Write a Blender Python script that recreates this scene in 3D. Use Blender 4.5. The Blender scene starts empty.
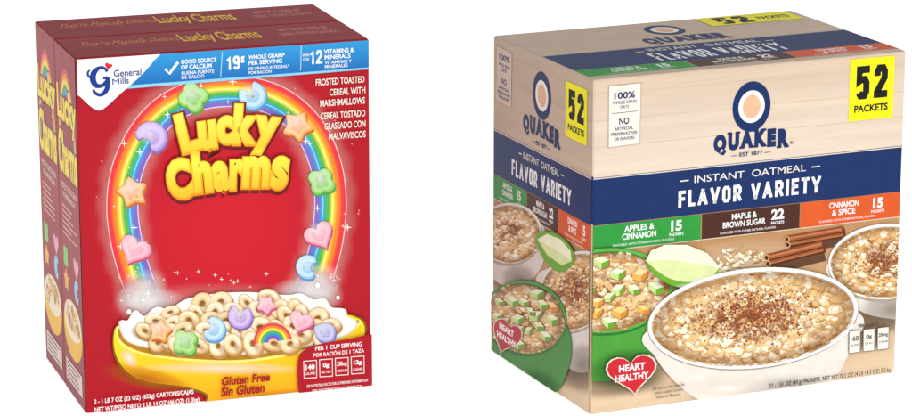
import bpy, bmesh, math, random
import numpy as np
from mathutils import Vector, Matrix
rnd = random.Random(7)
scene = bpy.context.scene
COL = scene.collection

# ------------------------------------------------------------------ materials
def lin(c):
    c = c/255.0
    return c/12.92 if c <= 0.04045 else ((c+0.055)/1.055)**2.4
def hexc(h):
    h = h.lstrip('#')
    return tuple(lin(int(h[i:i+2], 16)) for i in (0, 2, 4))
def paper_bump(nt, b, tc, strength=0.12):
    n = nt.nodes.new('ShaderNodeTexNoise'); n.inputs['Scale'].default_value = 14; n.inputs['Detail'].default_value = 2
    nt.links.new(tc.outputs['Object'], n.inputs['Vector'])
    bp = nt.nodes.new('ShaderNodeBump'); bp.inputs['Strength'].default_value = strength; bp.inputs['Distance'].default_value = 0.01
    nt.links.new(n.outputs['Fac'], bp.inputs['Height']); nt.links.new(bp.outputs['Normal'], b.inputs['Normal'])
_m = {}
def mat(h, rough=0.42, var=0.06, spec=0.2, scale=60):
    key = (h, rough, var)
    if key in _m: return _m[key]
    m = bpy.data.materials.new("print_"+h.strip('#'))
    m.use_nodes = True
    nt = m.node_tree; b = nt.nodes['Principled BSDF']
    c = hexc(h)
    tc = nt.nodes.new('ShaderNodeTexCoord')
    n = nt.nodes.new('ShaderNodeTexNoise'); n.inputs['Scale'].default_value = scale
    n.inputs['Detail'].default_value = 3
    nt.links.new(tc.outputs['Object'], n.inputs['Vector'])
    r = nt.nodes.new('ShaderNodeValToRGB')
    r.color_ramp.elements[0].position = 0.3; r.color_ramp.elements[1].position = 0.7
    r.color_ramp.elements[0].color = (*[x*(1-var) for x in c], 1)
    r.color_ramp.elements[1].color = (*[min(1, x*(1+var)) for x in c], 1)
    nt.links.new(n.outputs['Fac'], r.inputs['Fac'])
    nt.links.new(r.outputs['Color'], b.inputs['Base Color'])
    b.inputs['Roughness'].default_value = rough
    b.inputs['Specular IOR Level'].default_value = spec
    _m[key] = m
    return m

def radial_nodes(nt, centre, r0, squash):
    tc = nt.nodes.new('ShaderNodeTexCoord')
    mp = nt.nodes.new('ShaderNodeMapping'); mp.vector_type = 'POINT'
    mp.inputs['Location'].default_value = [-centre[i]*squash[i]/r0 for i in range(3)]
    mp.inputs['Scale'].default_value = [squash[i]/r0 for i in range(3)]
    nt.links.new(tc.outputs['Object'], mp.inputs['Vector'])
    g = nt.nodes.new('ShaderNodeVectorMath'); g.operation = 'LENGTH'
    nt.links.new(mp.outputs['Vector'], g.inputs[0])
    return tc, g
def radial_mat(name, centre, r0, c0, c1, rough=0.4, squash=(1, 1, 1)):
    m = bpy.data.materials.new(name); m.use_nodes = True
    nt = m.node_tree; b = nt.nodes['Principled BSDF']
    tc, g = radial_nodes(nt, centre, r0, squash)
    r = nt.nodes.new('ShaderNodeValToRGB')
    r.color_ramp.interpolation = 'EASE'
    r.color_ramp.elements[0].color = (*hexc(c0), 1); r.color_ramp.elements[1].color = (*hexc(c1), 1)
    nt.links.new(g.outputs['Value'], r.inputs['Fac'])
    nt.links.new(r.outputs['Color'], b.inputs['Base Color'])
    b.inputs['Roughness'].default_value = rough; b.inputs['Specular IOR Level'].default_value = 0.2
    paper_bump(nt, b, tc)
    return m
def ink_mat(name, h, stops):
    """translucent printed ink whose density follows the UV map radius: stops [(radius, alpha)]"""
    m = bpy.data.materials.new(name); m.use_nodes = True
    nt = m.node_tree; b = nt.nodes['Principled BSDF']
    uvn = nt.nodes.new('ShaderNodeUVMap')
    g = nt.nodes.new('ShaderNodeVectorMath'); g.operation = 'LENGTH'; nt.links.new(uvn.outputs[0], g.inputs[0])
    r = nt.nodes.new('ShaderNodeValToRGB'); r.color_ramp.interpolation = 'EASE'
    el = r.color_ramp.elements
    while len(el) < len(stops): el.new(.5)
    for e, (p, a) in zip(el, stops): e.position = p; e.color = (a, a, a, 1)
    nt.links.new(g.outputs['Value'], r.inputs['Fac']); nt.links.new(r.outputs['Color'], b.inputs['Alpha'])
    b.inputs['Base Color'].default_value = (*hexc(h), 1); b.inputs['Roughness'].default_value = .45
    b.inputs['Specular IOR Level'].default_value = 0.15
    return m

def zgrad_mat(name, stops, axis=2, rough=0.42, noise=0.0, nscale=(3, 3, 60), span=1.0, interp='LINEAR', spec=0.2, bump=True):
    m = bpy.data.materials.new(name); m.use_nodes = True
    nt = m.node_tree; b = nt.nodes['Principled BSDF']
    tc = nt.nodes.new('ShaderNodeTexCoord')
    sx = nt.nodes.new('ShaderNodeSeparateXYZ')
    nt.links.new(tc.outputs['Object'], sx.inputs[0])
    r = nt.nodes.new('ShaderNodeValToRGB'); r.color_ramp.interpolation = interp
    el = r.color_ramp.elements
    while len(el) < len(stops): el.new(0.5)
    for e, (p, h) in zip(el, stops):
        e.position = p/span; e.color = (*hexc(h), 1)
    mm = nt.nodes.new('ShaderNodeMath'); mm.operation = 'DIVIDE'; mm.inputs[1].default_value = span
    nt.links.new(sx.outputs[axis], mm.inputs[0]); nt.links.new(mm.outputs[0], r.inputs['Fac'])
    out = r.outputs['Color']
    if noise:
        mp = nt.nodes.new('ShaderNodeMapping'); mp.inputs['Scale'].default_value = nscale
        nt.links.new(tc.outputs['Object'], mp.inputs['Vector'])
        n = nt.nodes.new('ShaderNodeTexNoise'); n.inputs['Scale'].default_value = 1; n.inputs['Detail'].default_value = 6
        n.inputs['Roughness'].default_value = 0.65
        nt.links.new(mp.outputs[0], n.inputs['Vector'])
        mr = nt.nodes.new('ShaderNodeMapRange')
        mr.inputs['From Min'].default_value = 0.3; mr.inputs['From Max'].default_value = 0.7
        mr.inputs['To Min'].default_value = 1-noise; mr.inputs['To Max'].default_value = 1+noise*0.6
        nt.links.new(n.outputs['Fac'], mr.inputs['Value'])
        vm = nt.nodes.new('ShaderNodeVectorMath'); vm.operation = 'SCALE'
        nt.links.new(out, vm.inputs[0]); nt.links.new(mr.outputs[0], vm.inputs['Scale'])
        out = vm.outputs[0]
    nt.links.new(out, b.inputs['Base Color'])
    b.inputs['Roughness'].default_value = rough; b.inputs['Specular IOR Level'].default_value = spec
    if bump: paper_bump(nt, b, tc)
    return m

def oat_mat(name, dark, mid, light, scale=170):
    m = bpy.data.materials.new(name); m.use_nodes = True
    nt = m.node_tree; b = nt.nodes['Principled BSDF']
    tc = nt.nodes.new('ShaderNodeTexCoord')
    n = nt.nodes.new('ShaderNodeTexNoise'); n.inputs['Scale'].default_value = scale*0.9; n.inputs['Detail'].default_value = 5
    nt.links.new(tc.outputs['Object'], n.inputs['Vector'])
    r = nt.nodes.new('ShaderNodeValToRGB')
    r.color_ramp.elements[0].position = 0.32; r.color_ramp.elements[0].color = (*hexc(dark), 1)
    r.color_ramp.elements[1].position = 0.68; r.color_ramp.elements[1].color = (*hexc(light), 1)
    e = r.color_ramp.elements.new(0.5); e.color = (*hexc(mid), 1)
    nt.links.new(n.outputs['Fac'], r.inputs['Fac'])
    nt.links.new(r.outputs['Color'], b.inputs['Base Color'])
    b.inputs['Roughness'].default_value = 0.45; b.inputs['Specular IOR Level'].default_value = 0.2
    return m

# ------------------------------------------------------------------ printed faces
def homography(src, dst):
    A = []; B = []
    for (x, y), (u, v) in zip(src, dst):
        A.append([x, y, 1, 0, 0, 0, -u*x, -u*y]); B.append(u)
        A.append([0, 0, 0, x, y, 1, -v*x, -v*y]); B.append(v)
    return np.linalg.solve(np.array(A, float), np.array(B, float))

class Face:
    """A flat printed panel. The design is drafted in the artwork's own units and laid on the
    real rectangle (W x H metres) at the box surface."""
    def __init__(s, O, U, V, N, W, H, corners, inset=0.0008):
        s.O, s.U, s.V, s.N = map(Vector, (O, U, V, N)); s.W = W; s.H = H; s.e = inset
        s.h = homography(corners, [(0, 0), (W, 0), (W, H), (0, H)]); s.k = 0
    def uv(s, x, y):
        h = s.h; w = h[6]*x+h[7]*y+1
        return ((h[0]*x+h[1]*y+h[2])/w, (h[3]*x+h[4]*y+h[5])/w)
    def up(s): s.k += 1; return 0.00015+s.k*0.000007
    def p3(s, u, v, off): return s.O+s.U*u+s.V*v+s.N*off
    def clip(s, pts):
        e = s.e
        for ax, lim, sg in ((0, e, 1), (0, s.W-e, -1), (1, e, 1), (1, s.H-e, -1)):
            out = []
            for i in range(len(pts)):
                a = pts[i-1]; b = pts[i]
                ia = (a[ax]-lim)*sg >= 0; ib = (b[ax]-lim)*sg >= 0
                if ia != ib:
                    t = (lim-a[ax])/(b[ax]-a[ax])
                    out.append((a[0]+(b[0]-a[0])*t, a[1]+(b[1]-a[1])*t))
                if ib: out.append(b)
            pts = out
            if not pts: break
        return pts

class Part:
    def __init__(s, name): s.name = name; s.v = []; s.f = []; s.mi = []; s.mats = []; s.uvm = {}
    def midx(s, m):
        if isinstance(m, str): m = mat(m)
        if m not in s.mats: s.mats.append(m)
        return s.mats.index(m)
    def add(s, vs, fs, m):
        o = len(s.v); i = s.midx(m)
        s.v += [tuple(v) for v in vs]; s.f += [tuple(o+k for k in f) for f in fs]; s.mi += [i]*len(fs)
        return o
    def uvpoly(s, F, pts, m, off=None):
        pts = F.clip(pts)
        if len(pts) < 3: return
        off = F.up() if off is None else off
        s.add([F.p3(u, v, off) for u, v in pts], [range(len(pts))], m)
    def poly(s, F, pts, m, off=None): s.uvpoly(F, [F.uv(*p) for p in pts], m, off)
    def rect(s, F, u0, v0, u1, v1, m): s.uvpoly(F, [(u0, v0), (u1, v0), (u1, v1), (u0, v1)], m)
    def blob(s, F, pts, m, n=6): s.poly(F, smooth(pts, n), m)
    def ell(s, F, cx, cy, rx, ry, m, rot=0, n=32, a0=0, a1=360, off=None):
        s.poly(F, epts(cx, cy, rx, ry, rot, n, a0, a1), m, off)
    def ink(s, F, cx, cy, rx, ry, m, rot=0, off=None):
        """soft ink ellipse, density driven by local coordinates stored as UVs"""
        u0, v0 = F.uv(cx, cy); pts = F.clip([F.uv(*p) for p in epts(cx, cy, rx, ry, rot, 40)])
        if len(pts) < 3: return
        off = F.up() if off is None else off
        c, sn = math.cos(math.radians(rot)), math.sin(math.radians(rot))
        ux, vx = F.uv(cx+rx*c, cy+rx*sn); uy, vy = F.uv(cx-ry*sn, cy+ry*c)
        A = np.linalg.inv(np.array([[ux-u0, uy-u0], [vx-v0, vy-v0]]))
        o = s.add([F.p3(u, v, off) for u, v in pts], [range(len(pts))], m)
        for i, (u, v) in enumerate(pts):
            q = A @ np.array([u-u0, v-v0]); s.uvm[o+i] = (float(q[0]), float(q[1]))
    def ring(s, F, cx, cy, rx, ry, rx2, ry2, m, rot=0, n=48, a0=0, a1=360, dy=0):
        A = [F.uv(*p) for p in epts(cx, cy, rx, ry, rot, n, a0, a1)]; B = [F.uv(*p) for p in epts(cx, cy+dy, rx2, ry2, rot, n, a0, a1)]
        s.strip(F, A, B, m, closed=(a1-a0 >= 360))
    def strip(s, F, A, B, m, closed=False, off=None):
        off = F.up() if off is None else off; n = len(A)
        for i in range(n if closed else n-1):
            j = (i+1) % n
            q = F.clip([A[i], A[j], B[j], B[i]])
            if len(q) >= 3: s.add([F.p3(u, v, off) for u, v in q], [range(len(q))], m)
    def stroke(s, F, pts, w, m, closed=False, sm=0):
        if sm: pts = smooth_open(pts, sm)
        L, R = offset(pts, w/2), offset(pts, -w/2)
        s.strip(F, [F.uv(*p) for p in L], [F.uv(*p) for p in R], m)
    def brush(s, F, pts, ws, m, sm=6):
        """calligraphic stroke with varying width"""
        P3 = smooth_open(pts, sm); n = len(P3); k = len(ws)-1; A = []; B = []
        for i in range(n):
            a = P3[max(0, i-1)]; b = P3[min(n-1, i+1)]; dx, dy = b[0]-a[0], b[1]-a[1]; L = math.hypot(dx, dy) or 1
            t = i/(n-1)*k; j = min(int(t), k-1); w = (ws[j]+(ws[j+1]-ws[j])*(t-j))/2
            A.append(F.uv(P3[i][0]+dy/L*w, P3[i][1]-dx/L*w)); B.append(F.uv(P3[i][0]-dy/L*w, P3[i][1]+dx/L*w))
        s.strip(F, A, B, m)
    def text(s, F, t, cx, cy, w, h, m, bold=0.012, rot=0, shear=0, outline=None, ow=0.05):
        uc, vc = F.uv(cx, cy)
        W = abs(F.uv(cx+w/2, cy)[0]-F.uv(cx-w/2, cy)[0]); H = abs(F.uv(cx, cy-h/2)[1]-F.uv(cx, cy+h/2)[1])
        s.text_uv(F, t, uc, vc, W, H, m, bold, rot, shear, outline, ow)
    def text_uv(s, F, t, uc, vc, W, H, m, bold=0.012, rot=0, shear=0, outline=None, ow=0.05):
        vs, fs = glyphs(t, 0.0)
        xs = [v[0] for v in vs]; ys = [v[1] for v in vs]
        x0, x1, y0, y1 = min(xs), max(xs), min(ys), max(ys)
        sx = W/(x1-x0+2*bold); sy = H/(y1-y0+2*bold)
        c, sn = math.cos(rot), math.sin(rot)
        todo = ([(bold+ow, outline)] if outline else [])+[(bold, m)]
        for off_, mm in todo:
            vs, fs = glyphs(t, off_)
            off = F.up(); out = []
            for x, y in vs:
                a = (x-(x0+x1)/2)*sx; b = (y-(y0+y1)/2)*sy
                a += shear*b
                out.append(F.p3(uc+a*c-b*sn, vc+a*sn+b*c, off))
            s.add(out, fs, mm)
    def wordmark(s, F, uc, vc, W, H, m, arch):
        """arched capitals with slab serifs"""
        L = [('Q', 1.06), ('U', .92), ('A', 1.0), ('K', .92), ('E', .74), ('R', .88)]; gap = .15
        tot = sum(w for _, w in L)+gap*(len(L)-1); k = W/tot; x = uc-W/2
        serif = {'U': [(.13, 1), (.87, 1)], 'A': [(.1, 0), (.9, 0)], 'K': [(.12, 0), (.12, 1), (.86, 0), (.84, 1)], 'E': [], 'R': [(.14, 0), (.88, 0)], 'Q': []}
        for ch, w in L:
            w_ = w*k; c = x+w_/2; tt = 2*(c-uc)/W; Hc = H*(1+.1*tt*tt); y = vc-arch*tt*tt
            s.text_uv(F, ch, c, y-(Hc*.04 if ch == 'Q' else 0), w_, Hc*(1.1 if ch == 'Q' else 1), m, .085)
            for a, b in serif[ch]:
                xx = x+a*w_; yy = y+(b-.5)*Hc*.9; hw = w_*.22
                s.uvpoly(F, [(xx-hw, yy-Hc*.06), (xx+hw, yy-Hc*.06), (xx+hw, yy+Hc*.06), (xx-hw, yy+Hc*.06)], m)
            x += w_+gap*k
    # condensed block capitals drawn with strokes
    def blk(s, F, t, cx, cy, w, h, m, th=.2):
        uc, vc = F.uv(cx, cy)
        W = abs(F.uv(cx+w/2, cy)[0]-F.uv(cx-w/2, cy)[0]); H = abs(F.uv(cx, cy-h/2)[1]-F.uv(cx, cy+h/2)[1])
        s.blk_uv(F, t, uc, vc, W, H, m, th)
    def blk_uv(s, F, t, uc, vc, W, H, m, th=.2):
        if H < 0.0092:
            s.text_uv(F, t, uc, vc, W, H, m, .022 if th >= .19 else .01); return
        gap = .16; ws = [GW.get(ch, .5) for ch in t]
        nat = sum(ws)+gap*(len(t)-1); k = W/nat; T = th*H; x = uc-W/2; off = F.up()
        T2 = min(T, (.47 if th > .26 else .36)*.5*k)
        for ch, gw in zip(t, ws):
            w_ = gw*k; y = vc-H/2
            for pl in GL.get(ch, []):
                closed = pl[-1] == 'c'; p = list(pl[:-1]) if closed else list(pl)
                q = [(x+T2/2+a*(w_-T2), y+T2/2+b*(H-T2)) for a, b in p]
                if not closed:
                    for e, e2 in ((0, 1), (-1, -2)):
                        if ch in 'CSG235690' and len(pl) > 5 and not (ch in '25' and e == (-1 if ch == '2' else 0)): continue
                        dx, dy = q[e][0]-q[e2][0], q[e][1]-q[e2][1]; L = math.hypot(dx, dy) or 1
                        if abs(dy) > 1e-9 and p[e][1] in (0, 1):      # trim flush with the cap line / baseline
                            sc = (T2/2)/abs(dy); q[e] = (q[e][0]+dx*sc, q[e][1]+dy*sc)
                        else: q[e] = (q[e][0]+dx/L*T2/2, q[e][1]+dy/L*T2/2)
                A, B = miter(q, T2/2, closed)
                lo, hi = y, y+H
                A = [(a, min(max(b, lo), hi)) for a, b in A]; B = [(a, min(max(b, lo), hi)) for a, b in B]
                s.strip(F, A, B, m, closed, off)
            x += w_+gap*k
    def build(s, parent, shift):
        if not s.v: return None
        me = bpy.data.meshes.new(s.name); me.from_pydata([tuple(Vector(v)-shift) for v in s.v], [], s.f)
        for m in s.mats: me.materials.append(m)
        me.polygons.foreach_set('material_index', s.mi)
        if s.uvm:
            ul = me.uv_layers.new(name="UVMap")
            for l in me.loops:
                if l.vertex_index in s.uvm: ul.data[l.index].uv = s.uvm[l.vertex_index]
        me.update()
        ob = bpy.data.objects.new(s.name, me); COL.objects.link(ob); ob.parent = parent
        return ob

_g = {}
def glyphs(t, off):
    key = (t, round(off, 4))
    if key in _g: return _g[key]
    cu = bpy.data.curves.new('t', 'FONT'); cu.body = t; cu.offset = off; cu.size = 1; cu.resolution_u = 4
    ob = bpy.data.objects.new('t', cu); COL.objects.link(ob)
    dg = bpy.context.evaluated_depsgraph_get(); dg.update()
    me = ob.evaluated_get(dg).to_mesh()
    vs = [(v.co.x, v.co.y) for v in me.vertices]; fs = [tuple(p.vertices) for p in me.polygons]
    ob.evaluated_get(dg).to_mesh_clear()
    bpy.data.objects.remove(ob); bpy.data.curves.remove(cu)
    _g[key] = (vs, fs); return _g[key]

GW = {'I': .19, '1': .3, ' ': .26, 'L': .42, 'E': .44, 'F': .43, 'T': .48, 'A': .58, 'V': .56, 'Y': .56}
Oc = [(0, .17), (.24, 0), (.76, 0), (1, .17), (1, .83), (.76, 1), (.24, 1), (0, .83), 'c']
Pp = [(0, 0), (0, 1), (.72, 1), (1, .86), (1, .58), (.72, .44), (0, .44)]
GL = {
 'A': [[(0, 0), (.5, 1)], [(1, 0), (.5, 1)], [(.2, .27), (.8, .27)]],
 'E': [[(1, 1), (0, 1), (0, 0), (1, 0)], [(0, .51), (.85, .51)]],
 'F': [[(1, 1), (0, 1), (0, 0)], [(0, .5), (.85, .5)]],
 'I': [[(.5, 0), (.5, 1)]],
 'L': [[(0, 1), (0, 0), (1, 0)]], 'O': [Oc],
 'R': [Pp, [(.55, .44), (1, 0)]],
 'T': [[(0, 1), (1, 1)], [(.5, 0), (.5, 1)]],
 'V': [[(0, 1), (.5, 0)], [(1, 1), (.5, 0)]], 'Y': [[(0, 1), (.5, .42)], [(1, 1), (.5, .42)], [(.5, .5), (.5, 0)]],
 '1': [[(0, .8), (1, 1), (1, 0)]],
 '2': [[(0, .7), (0, .86), (.24, 1), (.76, 1), (1, .86), (1, .62), (0, .1), (0, 0), (1, 0)]],
 '5': [[(1, 1), (.05, 1), (.02, .56), (.3, .62), (.76, .62), (1, .48), (1, .15), (.76, 0), (.24, 0), (0, .13)]],
 '9': [[(0, .16), (.24, 0), (.76, 0), (1, .15), (1, .85), (.76, 1), (.24, 1), (0, .85), (0, .6), (.24, .46), (1, .46)]],
}
def miter(p, d, closed):
    n = len(p); A = []; B = []
    for i in range(n):
        a = p[i-1] if (i > 0 or closed) else None; b = p[(i+1) % n] if (i < n-1 or closed) else None
        def nrm(q, r):
            dx, dy = r[0]-q[0], r[1]-q[1]; L = math.hypot(dx, dy) or 1e-9; return (-dy/L, dx/L)
        if a is None: nx, ny = nrm(p[i], b); k = 1
        elif b is None: nx, ny = nrm(a, p[i]); k = 1
        else:
            n1 = nrm(a, p[i]); n2 = nrm(p[i], b); nx, ny = n1[0]+n2[0], n1[1]+n2[1]; L = math.hypot(nx, ny) or 1e-9
            nx /= L; ny /= L; k = min(1.9, 1/max(.2, nx*n1[0]+ny*n1[1]))
        A.append((p[i][0]+nx*d*k, p[i][1]+ny*d*k)); B.append((p[i][0]-nx*d*k, p[i][1]-ny*d*k))
    return A, B

def cr(p0, p1, p2, p3, t):
    return tuple(0.5*((2*p1[i])+(-p0[i]+p2[i])*t+(2*p0[i]-5*p1[i]+4*p2[i]-p3[i])*t*t+(-p0[i]+3*p1[i]-3*p2[i]+p3[i])*t**3) for i in (0, 1))
def smooth(p, n=6):
    N = len(p); return [cr(p[i-1], p[i], p[(i+1) % N], p[(i+2) % N], k/n) for i in range(N) for k in range(n)]
def smooth_open(p, n=6):
    q = [p[0]]+list(p)+[p[-1]]; o = [cr(q[i], q[i+1], q[i+2], q[i+3], k/n) for i in range(len(p)-1) for k in range(n)]
    return o+[p[-1]]
def offset(p, d):
    o = []
    for i in range(len(p)):
        a = p[max(0, i-1)]; b = p[min(len(p)-1, i+1)]
        dx, dy = b[0]-a[0], b[1]-a[1]; L = math.hypot(dx, dy) or 1
        o.append((p[i][0]+dy/L*d, p[i][1]-dx/L*d))
    return o
def epts(cx, cy, rx, ry, rot=0, n=32, a0=0, a1=360):
    c, s = math.cos(math.radians(rot)), math.sin(math.radians(rot)); o = []
    full = a1-a0 >= 360
    for i in range(n if full else n+1):
        a = math.radians(a0+(a1-a0)*i/n); x = rx*math.cos(a); y = ry*math.sin(a)
        o.append((cx+x*c-y*s, cy+x*s+y*c))
    return o
def heart(cx, cy, r, n=28):
    o = []
    for i in range(n):
        t = 2*math.pi*i/n
        o.append((cx+r*math.sin(t)**3, cy-r*(13*math.cos(t)-5*math.cos(2*t)-2*math.cos(3*t)-math.cos(4*t))/16))
    return o
def rotp(pts, cx, cy, a):
    c, s = math.cos(math.radians(a)), math.sin(math.radians(a))
    return [(cx+(x-cx)*c-(y-cy)*s, cy+(x-cx)*s+(y-cy)*c) for x, y in pts]
def scl(pts, cx, cy, k, dx=0, dy=0): return [(cx+(x-cx)*k+dx, cy+(y-cy)*k+dy) for x, y in pts]

# ------------------------------------------------------------------ carton bodies
def box_mesh(name, x0, y0, z0, x1, y1, z1, bev, m, parent, shift, seg=3):
    bm = bmesh.new(); bmesh.ops.create_cube(bm, size=1)
    for v in bm.verts:
        v.co = Vector((x0 if v.co.x < 0 else x1, y0 if v.co.y < 0 else y1, z0 if v.co.z < 0 else z1))-shift
    bmesh.ops.bevel(bm, geom=bm.edges[:], offset=bev, segments=seg, profile=0.5, affect='EDGES')
    me = bpy.data.meshes.new(name); bm.to_mesh(me); bm.free(); me.materials.append(m)
    ob = bpy.data.objects.new(name, me); COL.objects.link(ob); ob.parent = parent
    return ob
def make_thing(name, x0, y0, yaw, w, d, label, cat):
    e = bpy.data.objects.new(name, None); e.empty_display_size = 0.05
    c, s = math.cos(yaw), math.sin(yaw)
    e.location = (x0+w/2*c-d/2*s, y0+w/2*s+d/2*c, 0); e.rotation_euler = (0, 0, yaw)
    e["label"] = label; e["category"] = cat; COL.objects.link(e); return e

# printed oat flakes: shadowed edge, body, small highlight
def flakes(P, F, cx, cy, rx, ry, n, size, palette, seed, rot=0, layers=14, gauss=None, jag=0.25, shade=None, hi=None, yk=1.0):
    step = 0.000014
    r = random.Random(seed); base = F.up(); lay = [[] for _ in range(layers)]
    c, s = math.cos(math.radians(rot)), math.sin(math.radians(rot))
    for i in range(n):
        li = i*layers//n; L = lay[li]
        for tr in range(12):
            if gauss: a = r.gauss(0, gauss); b = r.gauss(0, gauss)
            else: a, b = r.uniform(-1, 1), r.uniform(-1, 1)
            if a*a+b*b > 1: continue
            x = cx+a*rx*c-b*ry*s; y = cy+a*rx*s+b*ry*c
            sz = size*r.uniform(0.55, 1.25)
            if all((x-q[0])**2+(y-q[1])**2 > (sz+q[2])**2*0.8 for q in L):
                L.append((x, y, sz)); break
        else: continue
        ang = r.uniform(0, 180); k = r.uniform(0.5, 0.85)
        pts = [(px+r.uniform(-jag, jag)*sz, (py+r.uniform(-jag, jag)*sz)) for px, py in epts(x, y, sz, sz*k, ang, 9)]
        pts = [(px, y+(py-y)*yk) for px, py in pts]
        o = base+step*li
        if shade: P.poly(F, scl(pts, x, y, 1.06, sz*.05, sz*.16), shade[r.randrange(len(shade))], o)
        P.poly(F, pts, palette[r.randrange(len(palette))], o+.000004)
        if hi and r.random() < .5: P.poly(F, scl(pts, x, y, .5, -sz*.14, -sz*.16), hi, o+.000008)
    F.k += int(layers*step/0.000007)+2

Wt = '#FFFFFF'
WHITE_GLOW = ink_mat("ink_white_glow", '#FFF4EC', [(0, .9), (.45, .45), (1, 0)])
PUFF_LIGHT = ink_mat("ink_puff_light", '#FFFFFF', [(0, .55), (.5, .25), (1, 0)])
SOFT_WHITE = ink_mat("ink_soft_white", '#FFD0C8', [(0, .36), (.55, .18), (1, 0)])
RED_INK = ink_mat("ink_red_fade", '#C00C24', [(0, .9), (.5, .55), (1, 0)])
EDGE_SHADE = ink_mat("ink_edge_shade", '#8A5424', [(0, 0), (.74, .0), (1, .42)])
CINN_INK = ink_mat("ink_cinnamon", '#94441C', [(0, .4), (.45, .22), (1, 0)])
CREAM_INK = ink_mat("ink_cream", '#FFEFCE', [(0, .42), (.5, .2), (1, 0)])
LUMP_INK = ink_mat("ink_lump", '#A86A2E', [(0, .42), (.5, .22), (1, 0)])
DARK_INK = ink_mat("ink_dark", '#4A2E18', [(0, .6), (.55, .35), (1, 0)])
ORANGE_INK = ink_mat("ink_orange", '#C06808', [(0, .65), (.5, .35), (1, 0)])
GREY_INK = ink_mat("ink_grey", '#8E8070', [(0, .6), (.5, .35), (1, 0)])
GREEN_INK = ink_mat("ink_green", '#1E5A1E', [(0, .6), (.5, .35), (1, 0)])

# =================================================================== LEFT : twin cereal pack
W, D, H = 0.29, 0.1947, 0.3523
pack = make_thing("cereal_box_pack", -0.3593, 2.8839, 0.3281, W, D,
    "red twin pack of marshmallow cereal cartons with rainbow print", "cereal box")
S = Vector((W/2, D/2, 0))
red_body = mat('#B00A1E', rough=0.36, var=0.05, scale=12)
mid = D/2
cf = box_mesh("carton", 0, 0, 0, W, mid-0.0009, H, 0.0014, red_body, pack, S)
cb = box_mesh("carton", 0, mid+0.0009, 0, W, D, H, 0.0014, red_body, pack, S)
cf["label"] = "front carton printed with rainbow and cereal bowl"
FR = Face((0, 0, 0), (1, 0, 0), (0, 0, 1), (0, -1, 0), W, H, [(86, 416), (368, 384), (373, 37), (75, 58)])
SD = Face((0, D, 0), (0, -1, 0), (0, 0, 1), (-1, 0, 0), D, H, [(44, 356), (86, 416), (75, 58), (38, 22)])
TP = Face((0, 0, H), (1, 0, 0), (0, 1, 0), (0, 0, 1), W, D, [(75, 58), (373, 37), (312, 6), (38, 22)])

def spark(P, F, x, y, q, c='#FFF8F0', k=.25):
    P.poly(F, [(x, y-q*1.8), (x+q*k, y-q*k), (x+q*1.8, y), (x+q*k, y+q*k), (x, y+q*1.8), (x-q*k, y+q*k), (x-q*1.8, y), (x-q*k, y-q*k)], c)
P = Part("front_panel")
gu, gv = FR.uv(230, 230)
P.rect(FR, 0, 0, W, H, radial_mat("print_red_glow", (gu-W/2, -D/2, gv), 0.18, '#D01028', '#B2081E', squash=(1, 1, 0.8)))
P.ink(FR, 228, 312, 120, 30, SOFT_WHITE)
for i in range(60):
    a = rnd.uniform(math.pi*0.95, math.pi*2.05); rr = rnd.uniform(0.72, 1.18)
    x = 228+118*rr*math.cos(a); y = 200+125*rr*math.sin(a); spark(P, FR, x, y, rnd.uniform(0.5, 1.1), '#EE9088', .4)
P.build(cf, S)

# rainbow arch with its marshmallows
P = Part("rainbow_picture")
arch = smooth_open([(149, 312), (136, 280), (126, 244), (122, 208), (127, 172), (142, 139), (164, 113), (193, 97), (226, 91), (260, 94), (289, 107), (313, 132), (327, 166), (331, 202), (327, 240), (318, 272), (306, 300)], 8)
bands = ['#EA3842', '#F78A2C', '#FFE140', '#54BA4C', '#34A4DE', '#806AC2']
wd = 5.1
for i in range(0, len(arch), 6): P.ink(FR, arch[i][0], arch[i][1], 31, 31, SOFT_WHITE)
for i, c in enumerate(bands):
    o = (2.5-i)*wd
    A = offset(arch, o+wd/2+0.05); B = offset(arch, o-wd/2-0.05)
    P.strip(FR, [FR.uv(*p) for p in A], [FR.uv(*p) for p in B], c)
for o, w_, c in ((15.4, 1.0, '#FFC8C0'), (10, 1.8, '#F06038'), (5, 1.8, '#FCB636'), (2.1, 1.2, '#FFF294'), (0, 1.8, '#B8D048'), (-5, 1.8, '#44B094'), (-7.4, 1.2, '#8CD8F6'), (-10, 1.8, '#5A88D2'), (-15.4, 1.0, '#DCD0F4')):
    P.stroke(FR, offset(arch, o*wd/5), w_, c)
for x, y in ((147, 308), (140, 294), (149, 316), (308, 298), (315, 286), (304, 304)): P.ink(FR, x, y, 25, 17, RED_INK)
for x, y in ((141, 298), (150, 306), (313, 288), (304, 296), (136, 304), (320, 296), (144, 288), (318, 280)): P.ink(FR, x, y, 25, 19, PUFF_LIGHT)
for x, y in ((152, 302), (304, 292)): P.ink(FR, x, y, 36, 14, PUFF_LIGHT)
for i in range(46):
    k = rnd.randrange(len(arch)); x, y = arch[k]; spark(P, FR, x+rnd.uniform(-19, 19), y+rnd.uniform(-14, 14), rnd.choice([0.8, 1.1, 1.6, 2.6]))
for i in range(50):
    x = rnd.uniform(118, 342); spark(P, FR, x, rnd.uniform(276, 312)-abs(x-228)*.08, rnd.choice([.5, .7, 1, 1.5]), '#FFE0D8', .3)
def star(cx, cy, r): return smooth([(cx+(r if i % 2 == 0 else r*.66)*math.sin(math.pi*i/5), cy-(r if i % 2 == 0 else r*.66)*math.cos(math.pi*i/5)) for i in range(10)], 4)
def clover(cx, cy, r):
    return [(cx+r*(0.72+0.3*abs(math.cos(2*t)))*math.cos(t+.78), cy+r*(0.72+0.3*abs(math.cos(2*t)))*math.sin(t+.78)) for t in [2*math.pi*i/40 for i in range(40)]]
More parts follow.
